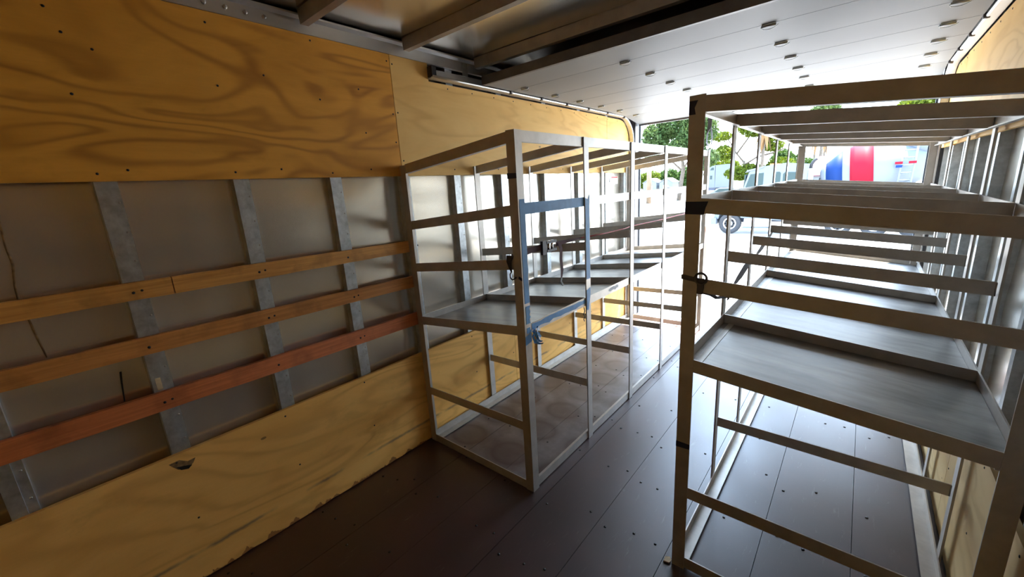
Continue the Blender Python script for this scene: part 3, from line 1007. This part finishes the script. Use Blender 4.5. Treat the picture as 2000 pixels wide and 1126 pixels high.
side([(-2.62, 1.72), (-2.50, 1.84), (-1.8, 1.98), (-1.8, 1.92), (-2.40, 1.78)], 0.06, 2.40, 'sun_visor', 'truck_white', cabo)
for yy in (0.5, 1.2, 1.9):
    MB().box(-1.62, -1.36, yy, yy + 0.16, 2.00 - GZ, 2.08 - GZ).build('roof_lamp', 'lamp_orange', cabo)
mr = MB().tube([(-2.60, 0.10, 0.95 - GZ), (-2.72, -0.15, 0.98 - GZ), (-2.72, -0.15, 0.60 - GZ), (-2.62, 0.10, 0.62 - GZ)], 0.018, 6).build('mirror_arm', 'chrome', MX)
MB().box(-2.78, -2.70, -0.28, -0.06, 0.52 - GZ, 1.0 - GZ).build('mirror', 'truck_white', mr)
wheel(MX, -3.22, 0.18, 0.54)
side([(-2.55, -1.02), (-2.55, -0.60), (-1.42, -0.60), (-1.42, -1.02)], 0.25, 0.8, 'fuel_tank', 'rim')
side([(-2.60, -1.10), (-2.60, -1.04), (-1.30, -1.04), (-1.30, -1.10)], 0.15, 0.6, 'step', 'truck_white')
side([(-3.9, -0.85), (-3.9, -0.60), (4.3, -0.45), (4.3, -0.75)], 0.75, 1.75, 'chassis_frame', 'chassis')
for xw in (1.35, 2.62, 3.85):
    wheel(MX, xw, 0.15, 0.52, 0.5)
    side([(xw - 0.62, -0.30), (xw - 0.5, -0.18), (xw + 0.5, -0.18), (xw + 0.62, -0.30), (xw + 0.58, -0.32), (xw - 0.58, -0.32)], 0.1, 0.75, 'mudguard', 'chassis')
ex = MB().tube([(0.06, 0.45, -0.2 - GZ), (0.06, 0.45, 1.72 - GZ)], 0.13, 14).build('exhaust_stack', 'rim', MX)
MB().tube([(0.06, 0.45, 1.70 - GZ), (0.08, 0.45, 1.92 - GZ), (0.17, 0.44, 2.08 - GZ), (0.27, 0.43, 2.16 - GZ)], 0.065, 10).build('exhaust_tip', 'tyre', ex)
dax = Vector((3.6, 0, 0.35)).normalized()
dc = (0.42, 1.2, 1.28 - GZ)


def drum_r(h):
    pr = [(0, 0.25), (0.06, 0.42), (0.18, 0.55), (0.9, 1.12), (1.3, 1.22), (2.0, 1.22), (2.5, 1.12), (3.2, 0.80), (3.8, 0.55)]
    for (a, ra), (c, rb) in zip(pr[:-1], pr[1:]):
        if a <= h <= c:
            return ra + (rb - ra) * (h - a) / (c - a)
    return pr[-1][1]


dr_root = None
for nm, a, c, mt in (('drum', 0.0, 0.24, 'truck_white'), ('drum_band', 0.24, 0.86, 'truck_blue'), ('drum_band', 0.86, 1.12, 'truck_white'), ('drum_band', 1.12, 1.92, 'truck_red'), ('drum_band', 1.92, 3.8, 'truck_white')):
    hs = sorted(set([a, c] + [x for x in (0.06, 0.18, 0.5, 0.9, 1.3, 1.6, 2.0, 2.5, 2.85, 3.2) if a < x < c]))
    o = MB().lathe(dc, dax, [(h, drum_r(h)) for h in hs], 40).build(nm, mt, dr_root or MX)
    if dr_root is None:
        dr_root = o
side([(0.1, -0.5), (0.1, 1.1), (0.40, 1.25), (0.40, -0.5)], 0.7, 1.7, 'drum_pedestal', 'truck_white')
side([(3.35, -0.5), (3.25, 0.9), (3.55, 0.95), (3.75, -0.5)], 0.5, 0.62, 'rear_support', 'truck_white')
side([(3.35, -0.5), (3.25, 0.9), (3.55, 0.95), (3.75, -0.5)], 1.78, 1.9, 'rear_support', 'truck_white')
ld = MB()
for xx in (3.22, 3.62):
    ld.tube([(xx - 0.1, 0.02, 0.2 - GZ), (xx, 0.02, 2.5 - GZ)], 0.035, 8)
for k in range(8):
    ld.tube([(3.15 + 0.0125 * k, 0.02, 0.4 + k * 0.3 - GZ), (3.55 + 0.0125 * k, 0.02, 0.4 + k * 0.3 - GZ)], 0.028, 8)
ld.build('ladder', 'truck_white', MX)
hp = MB().lathe((3.95, 1.2, 1.9 - GZ), (0, 0, 1), [(0, 0.3), (0.8, 0.75)], 20).build('hopper', 'truck_white', MX)
side([(3.65, 0.5), (3.60, 0.75), (4.6, 0.35), (4.6, 0.15)], 0.9, 1.5, 'chute', 'truck_white')
for xx, mt in ((2.98, 'truck_red'), (3.40, 'truck_red')):
    MB().box(xx, xx + 0.24, -0.02, 0.0, 1.66 - GZ, 1.76 - GZ).build('flag_decal', mt, MX)
MB().box(3.02, 3.22, -0.02, 0.0, 1.52 - GZ, 1.62 - GZ).build('flag_decal', 'truck_blue', MX)

# white highway tractor parked far off
SM = empty('semi_truck', (-19.3, 88, GZ))
tag(SM, 'white sleeper-cab semi truck parked far across the yard', 'truck')


def sd(root, pts, y0, y1, nm, mt):
    return MB().poly([(p[0], y0, p[1]) for p in pts], (0, y1 - y0, 0)).build(nm, mt, root)


sc_ = sd(SM, [(-2.05, 1.0), (-2.05, 4.7), (-1.6, 5.05), (-0.9, 5.2), (-0.8, 1.0)], 0, 2.4, 'cab', 'truck_white')
sd(SM, [(-0.78, 1.0), (-0.78, 5.2), (1.75, 5.25), (1.75, 1.0)], 0, 2.4, 'sleeper_box', 'truck_white')
sd(sc_, [(-1.75, 4.3), (-1.5, 4.75), (-1.1, 4.75), (-1.1, 4.3)], -0.03, 0.0, 'side_window', 'glass_green')
sd(sc_, [(-1.7, 2.6), (-1.7, 3.3), (-1.35, 3.3), (-1.35, 2.6)], -0.03, 0.0, 'side_window', 'glass_green')
sd(SM, [(-2.1, 0.45), (-2.1, 1.0), (1.8, 1.0), (1.8, 0.45)], 0.2, 2.2, 'chassis_frame', 'chassis')
for xw in (-0.3, 0.85):
    wheel(SM, xw, -0.05, 0.5, 0.3)

# trees ------------------------------------------------------------------


def foliage(root, clumps, n, size, mt, droop=0.0, name='foliage'):
    vs_, fs = [], []
    tot = sum(c[3] * c[4] * c[5] for c in clumps)
    for (cx, cy, cz, rx, ry, rz) in clumps:
        for _ in range(int(n * rx * ry * rz / tot)):
            d = Vector((random.gauss(0, 1), random.gauss(0, 1), random.gauss(0, 1))).normalized() * (random.uniform(0.25, 1) ** 0.5)
            p = Vector((cx + d.x * rx, cy + d.y * ry, cz + d.z * rz))
            nn = Vector((random.uniform(-1, 1), random.uniform(-1, 1), random.uniform(-0.2, 1))).normalized()
            a = nn.orthogonal().normalized()
            q = Matrix.Rotation(random.uniform(0, 6.28), 3, nn)
            a = q @ a
            c2 = nn.cross(a)
            s_ = size * random.uniform(0.6, 1.3)
            o_ = len(vs_)
            vs_ += [p - a * s_ * 0.7, p + c2 * s_ * 0.35, p + a * s_ * 0.7, p - c2 * s_ * 0.35]
            fs.append((o_, o_ + 1, o_ + 2, o_ + 3))
    me = bpy.data.meshes.new(name)
    me.from_pydata([tuple(v) for v in vs_], [], fs)
    me.materials.append(MAT[mt])
    o = link(name, me, root)
    tag(o, kind='stuff')
    return o


def tree(label, loc, trunk, branches, clumps, n, size, mt, group='trees across the yard', bark='bark', name='tree'):
    t = empty(name, loc)
    tag(t, label, 'tree', group)
    MB().tube(trunk[0], trunk[1], 9).build('trunk', bark, t)
    if branches:
        for br in branches:
            MB().tube(br, [0.16, 0.13, 0.08, 0.04][:len(br)], 6).build('branch', bark, t)
    foliage(t, clumps, n, size, mt)
    return t


tree('tall leafy tree left of the rear opening with a leaning trunk', (-18.3, 62, GZ),
     ([(0, 0, 0), (0.2, 0, 2.0), (0.5, 0, 4.2), (0.2, 0, 6.5)], [0.32, 0.28, 0.26, 0.18]),
     [[(0.5, 0, 4.0), (-1.6, 0, 6.0), (-3.4, 0.2, 8.2)], [(0.4, 0, 4.4), (2.0, 0, 6.4), (3.0, 0, 8.8)]],
     [(-3.6, 0, 9.0, 2.0, 2, 2.2), (-1.0, 0.5, 10.6, 2.6, 2.2, 2.2), (2.2, 0, 9.5, 2.6, 2.2, 2.6), (0.6, -0.5, 7.4, 2.2, 2, 1.4), (-4.2, 0, 6.9, 1.3, 1.5, 1.0), (3.2, 0, 5.6, 2.0, 2, 1.3)], 9500, 0.40, 'leaf_pale')
tree('wide spreading tree with forked branches behind the mixer cab', (-12.4, 75, GZ),
     ([(0, 0, 0), (0.1, 0, 2.2), (-0.2, 0, 4.2), (-0.4, 0, 5.2)], [0.30, 0.26, 0.24, 0.2]),
     [[(-0.3, 0, 4.9), (-1.6, 0, 6.6), (-2.6, 0, 8.4), (-3.8, 0, 9.6)], [(-0.2, 0, 4.6), (1.4, 0, 5.6), (2.6, 0, 7.2), (4.4, 0, 7.9)], [(1.4, 0, 5.6), (3.4, 0, 6.0), (5.2, 0, 6.6)], [(-1.4, 0, 6.4), (-0.2, 0, 8.2), (1.0, 0, 10.0)]],
     [(1.2, 0, 10.2, 2.8, 2.5, 1.6), (3.2, 0, 7.6, 1.8, 2, 1.4), (-3.4, 0, 6.6, 1.8, 2, 1.2), (-3.8, 0, 9.2, 1.6, 1.6, 0.8), (0.2, 0.3, 3.4, 3.4, 2, 1.3), (4.6, 0.2, 3.6, 2.2, 2, 1.7)], 8000, 0.40, 'leaf_bright')
tree('bushy round tree beside the palm, right of the forked tree', (-7.2, 82, GZ),
     ([(0, 0, 0), (0.1, 0, 2.5)], [0.25, 0.2]), None,
     [(0, 0, 3.6, 2.6, 2, 2.2), (-1.4, 0, 5.2, 1.7, 2, 1.6), (2.0, 0, 3.0, 2.2, 2, 1.5)], 4000, 0.42, 'leaf_green')
tree('small dark tree behind the mixer exhaust', (-7.6, 105, GZ), ([(0, 0, 0), (0, 0, 3)], [0.22, 0.2]), None, [(0, 0, 4.2, 3.0, 2, 1.5), (2.0, 0, 3.8, 2.2, 2, 1.4), (-2.0, 0, 4.8, 1.3, 1, 1.0)], 3600, 0.42, 'leaf_green')
tree('tall tree top showing above the right rack, centre', (-3.4, 80, GZ), ([(0, 0, 0), (0, 0, 11)], [0.3, 0.14]), None, [(0, 0, 11.6, 2.0, 1.5, 1.1), (-1.2, 0, 10.6, 1.2, 1, 1.0)], 1300, 0.38, 'leaf_pale')
tree('bright green tree top near the right jamb', (6.3, 80, GZ), ([(0, 0, 0), (0, 0, 10)], [0.3, 0.14]), None, [(0, 0, 10.6, 2.2, 1.5, 1.2), (1.6, 0, 11.2, 1.4, 1, 1.0)], 1500, 0.38, 'leaf_bright')
tree('rounded yellow-green hedge tree behind the semi truck', (-22.5, 101, GZ), ([(0, 0, 0), (0, 0, 3.5)], [0.25, 0.2]), None, [(-1.4, 0, 5.2, 2.2, 2, 1.3), (1.6, 0, 5.0, 2.4, 2, 1.5), (0.2, 0, 3.6, 3.6, 2, 1.6)], 5500, 0.42, 'leaf_bright')
for k, (xx, lab) in enumerate(((-42.5, 'leftmost green hedge tree behind the white sheds'), (-37.8, 'green hedge tree behind the utility pole'), (-33.2, 'green hedge tree behind the leaning trunk'))):
    tree(lab, (2.06 + (xx - 2.06) * (1 + 0.09 * k), 108 + 10 * k, GZ), ([(0, 0, 0), (0, 0, 2.5)], [0.25, 0.2]), None, [(-1.5, 0, 3.6, 2.4, 2, 1.6), (1.8, 0, 3.9 + 0.4 * k, 2.6, 2, 1.7), (0, 0, 2.4, 3.6, 2, 1.6)], 4500, 0.45, ('leaf_bright', 'leaf_green', 'leaf_green')[k], 'hedge trees at the far edge')


def palm(label, loc, h, r, live, dead, scale=1.0):
    t = empty('palm_tree', loc)
    tag(t, label, 'palm tree', 'palms across the yard')
    MB().tube([(0, 0, 0), (0.1, 0, h * 0.5), (0.05, 0, h)], [r * 1.2, r, r * 0.9], 9).build('trunk', 'bark', t)
    for k in range(live + dead):
        a = random.uniform(0, 6.28)
        el = random.uniform(0.1, 0.9) if k < live else random.uniform(-1.4, -1.0)
        ln = scale * random.uniform(1.4, 2.0)
        d = Vector((math.cos(a), math.sin(a), 0))
        pts, wd = [], []
        for q in range(6):
            tq = q / 5
            pts.append(Vector((0.05, 0, h)) + d * (ln * tq * math.cos(el)) + Vector((0, 0, ln * tq * math.sin(el) - ln * 0.55 * tq * tq)))
            w = 0.42 * scale * math.sin(math.pi * min(1, 0.12 + tq * 0.86))
            wd.append(Vector((-d.y, d.x, -0.25)) * w)
        MB().ribbon(pts, wd, (0, 0, 0.02)).build('frond', 'leaf_pale' if k < live else 'palm_dead', t)
    return t


palm('palm with drooping brown dead fronds beside the forked tree', (-9.5, 70, GZ), 9.6, 0.22, 14, 14, 1.3)
palm('distant thin palm left of the maroon roof', (-6.6, 110, GZ), 9.8, 0.2, 16, 3, 1.3)
palm('distant thin palm beside the mixer drum', (-6.1, 128, GZ), 9.8, 0.25, 16, 3, 1.3)

pl_ = empty('utility_pole', (-20.35, 56, GZ))
tag(pl_, 'brown wooden utility pole left of the leaning tree trunk', 'pole')
MB().tube([(0, 0, 0), (0, 0, 5.2)], [0.34, 0.29], 12).build('pole_shaft', 'pole_wood', pl_)
MB().lathe((0, 0, 5.18), (0, 0, 1), [(0, 0.31), (0.06, 0.31), (0.12, 0.2)], 12).build('pole_cap', 'shed_wall', pl_)


def shed(label, loc, w, d, h, rh):
    t = empty('storage_shed', loc)
    tag(t, label, 'shed', 'white sheds at the far edge')
    MB().poly([(-w / 2, 0, 0), (w / 2, 0, 0), (w / 2, 0, h), (0, 0, h + rh * 0.9), (-w / 2, 0, h)], (0, d, 0)).build('walls', 'shed_wall', t)
    for sg in (-1, 1):
        MB().poly([(sg * (w / 2 + 0.15), -0.15, h - 0.05), (0, -0.15, h + rh), (0, -0.15, h + rh + 0.08), (sg * (w / 2 + 0.15), -0.15, h + 0.03)], (0, d + 0.3, 0)).build('roof_slope', 'shed_roof', t)
    MB().box(-0.6, 0.6, -0.04, 0.0, 0, 1.9).build('door_leaf', 'sticker_white', t)


shed('white gabled shed just right of the rear jamb', (-34.6, 92, GZ), 3.0, 4, 2.6, 0.9)
shed('white gabled shed just right of the utility pole', (-31.0, 92, GZ), 2.8, 4, 2.5, 0.9)


def car(label, loc, mt, cat='car'):
    t = empty('parked_car', loc)
    tag(t, label, cat, 'cars parked far off')
    bd = MB().poly([(-2.1, 0, 0.35), (2.1, 0, 0.35), (2.15, 0, 0.85), (1.2, 0, 1.0), (0.75, 0, 1.5), (-1.1, 0, 1.55), (-1.9, 0, 1.05), (-2.15, 0, 0.9)], (0, 1.7, 0)).build('body', mt, t)
    MB().poly([(-1.55, -0.01, 1.05), (0.95, -0.01, 1.03), (0.62, -0.01, 1.42), (-1.0, -0.01, 1.45)], (0, 0.02, 0)).build('side_window', 'glass_green', bd)
    for xx in (-1.3, 1.3):
        MB().lathe((xx, 0.2, 0.33), (0, -1, 0), [(0, 0.33), (0.22, 0.33)], 16).build('wheel', 'tyre', t)


car('grey car parked between the sheds and the leaning trunk', (-28.2, 88, GZ), 'car_grey')
car('red car parked right of the leaning trunk', (-24.6, 86, GZ), 'car_red')
car('white car parked behind the mixer hood', (-11.5, 60, GZ), 'truck_white')

hs = empty('house', (0.2, 42, GZ))
tag(hs, 'house with maroon roof behind the mixer exhaust', 'house')
MB().box(-1.6, 4.5, 0, 5, 0, 2.6).build('walls', 'shed_wall', hs)
MB().poly([(-2.0, -0.4, 2.55), (4.9, -0.4, 2.55), (4.2, 2.5, 4.1), (-1.2, 2.5, 4.1)], (0, 0.02, 0.1)).build('roof_slope', 'maroon_roof', hs)
MB().poly([(-2.0, 5.4, 2.55), (4.9, 5.4, 2.55), (4.2, 2.5, 4.1), (-1.2, 2.5, 4.1)], (0, -0.02, 0.1)).build('roof_slope', 'maroon_roof', hs)
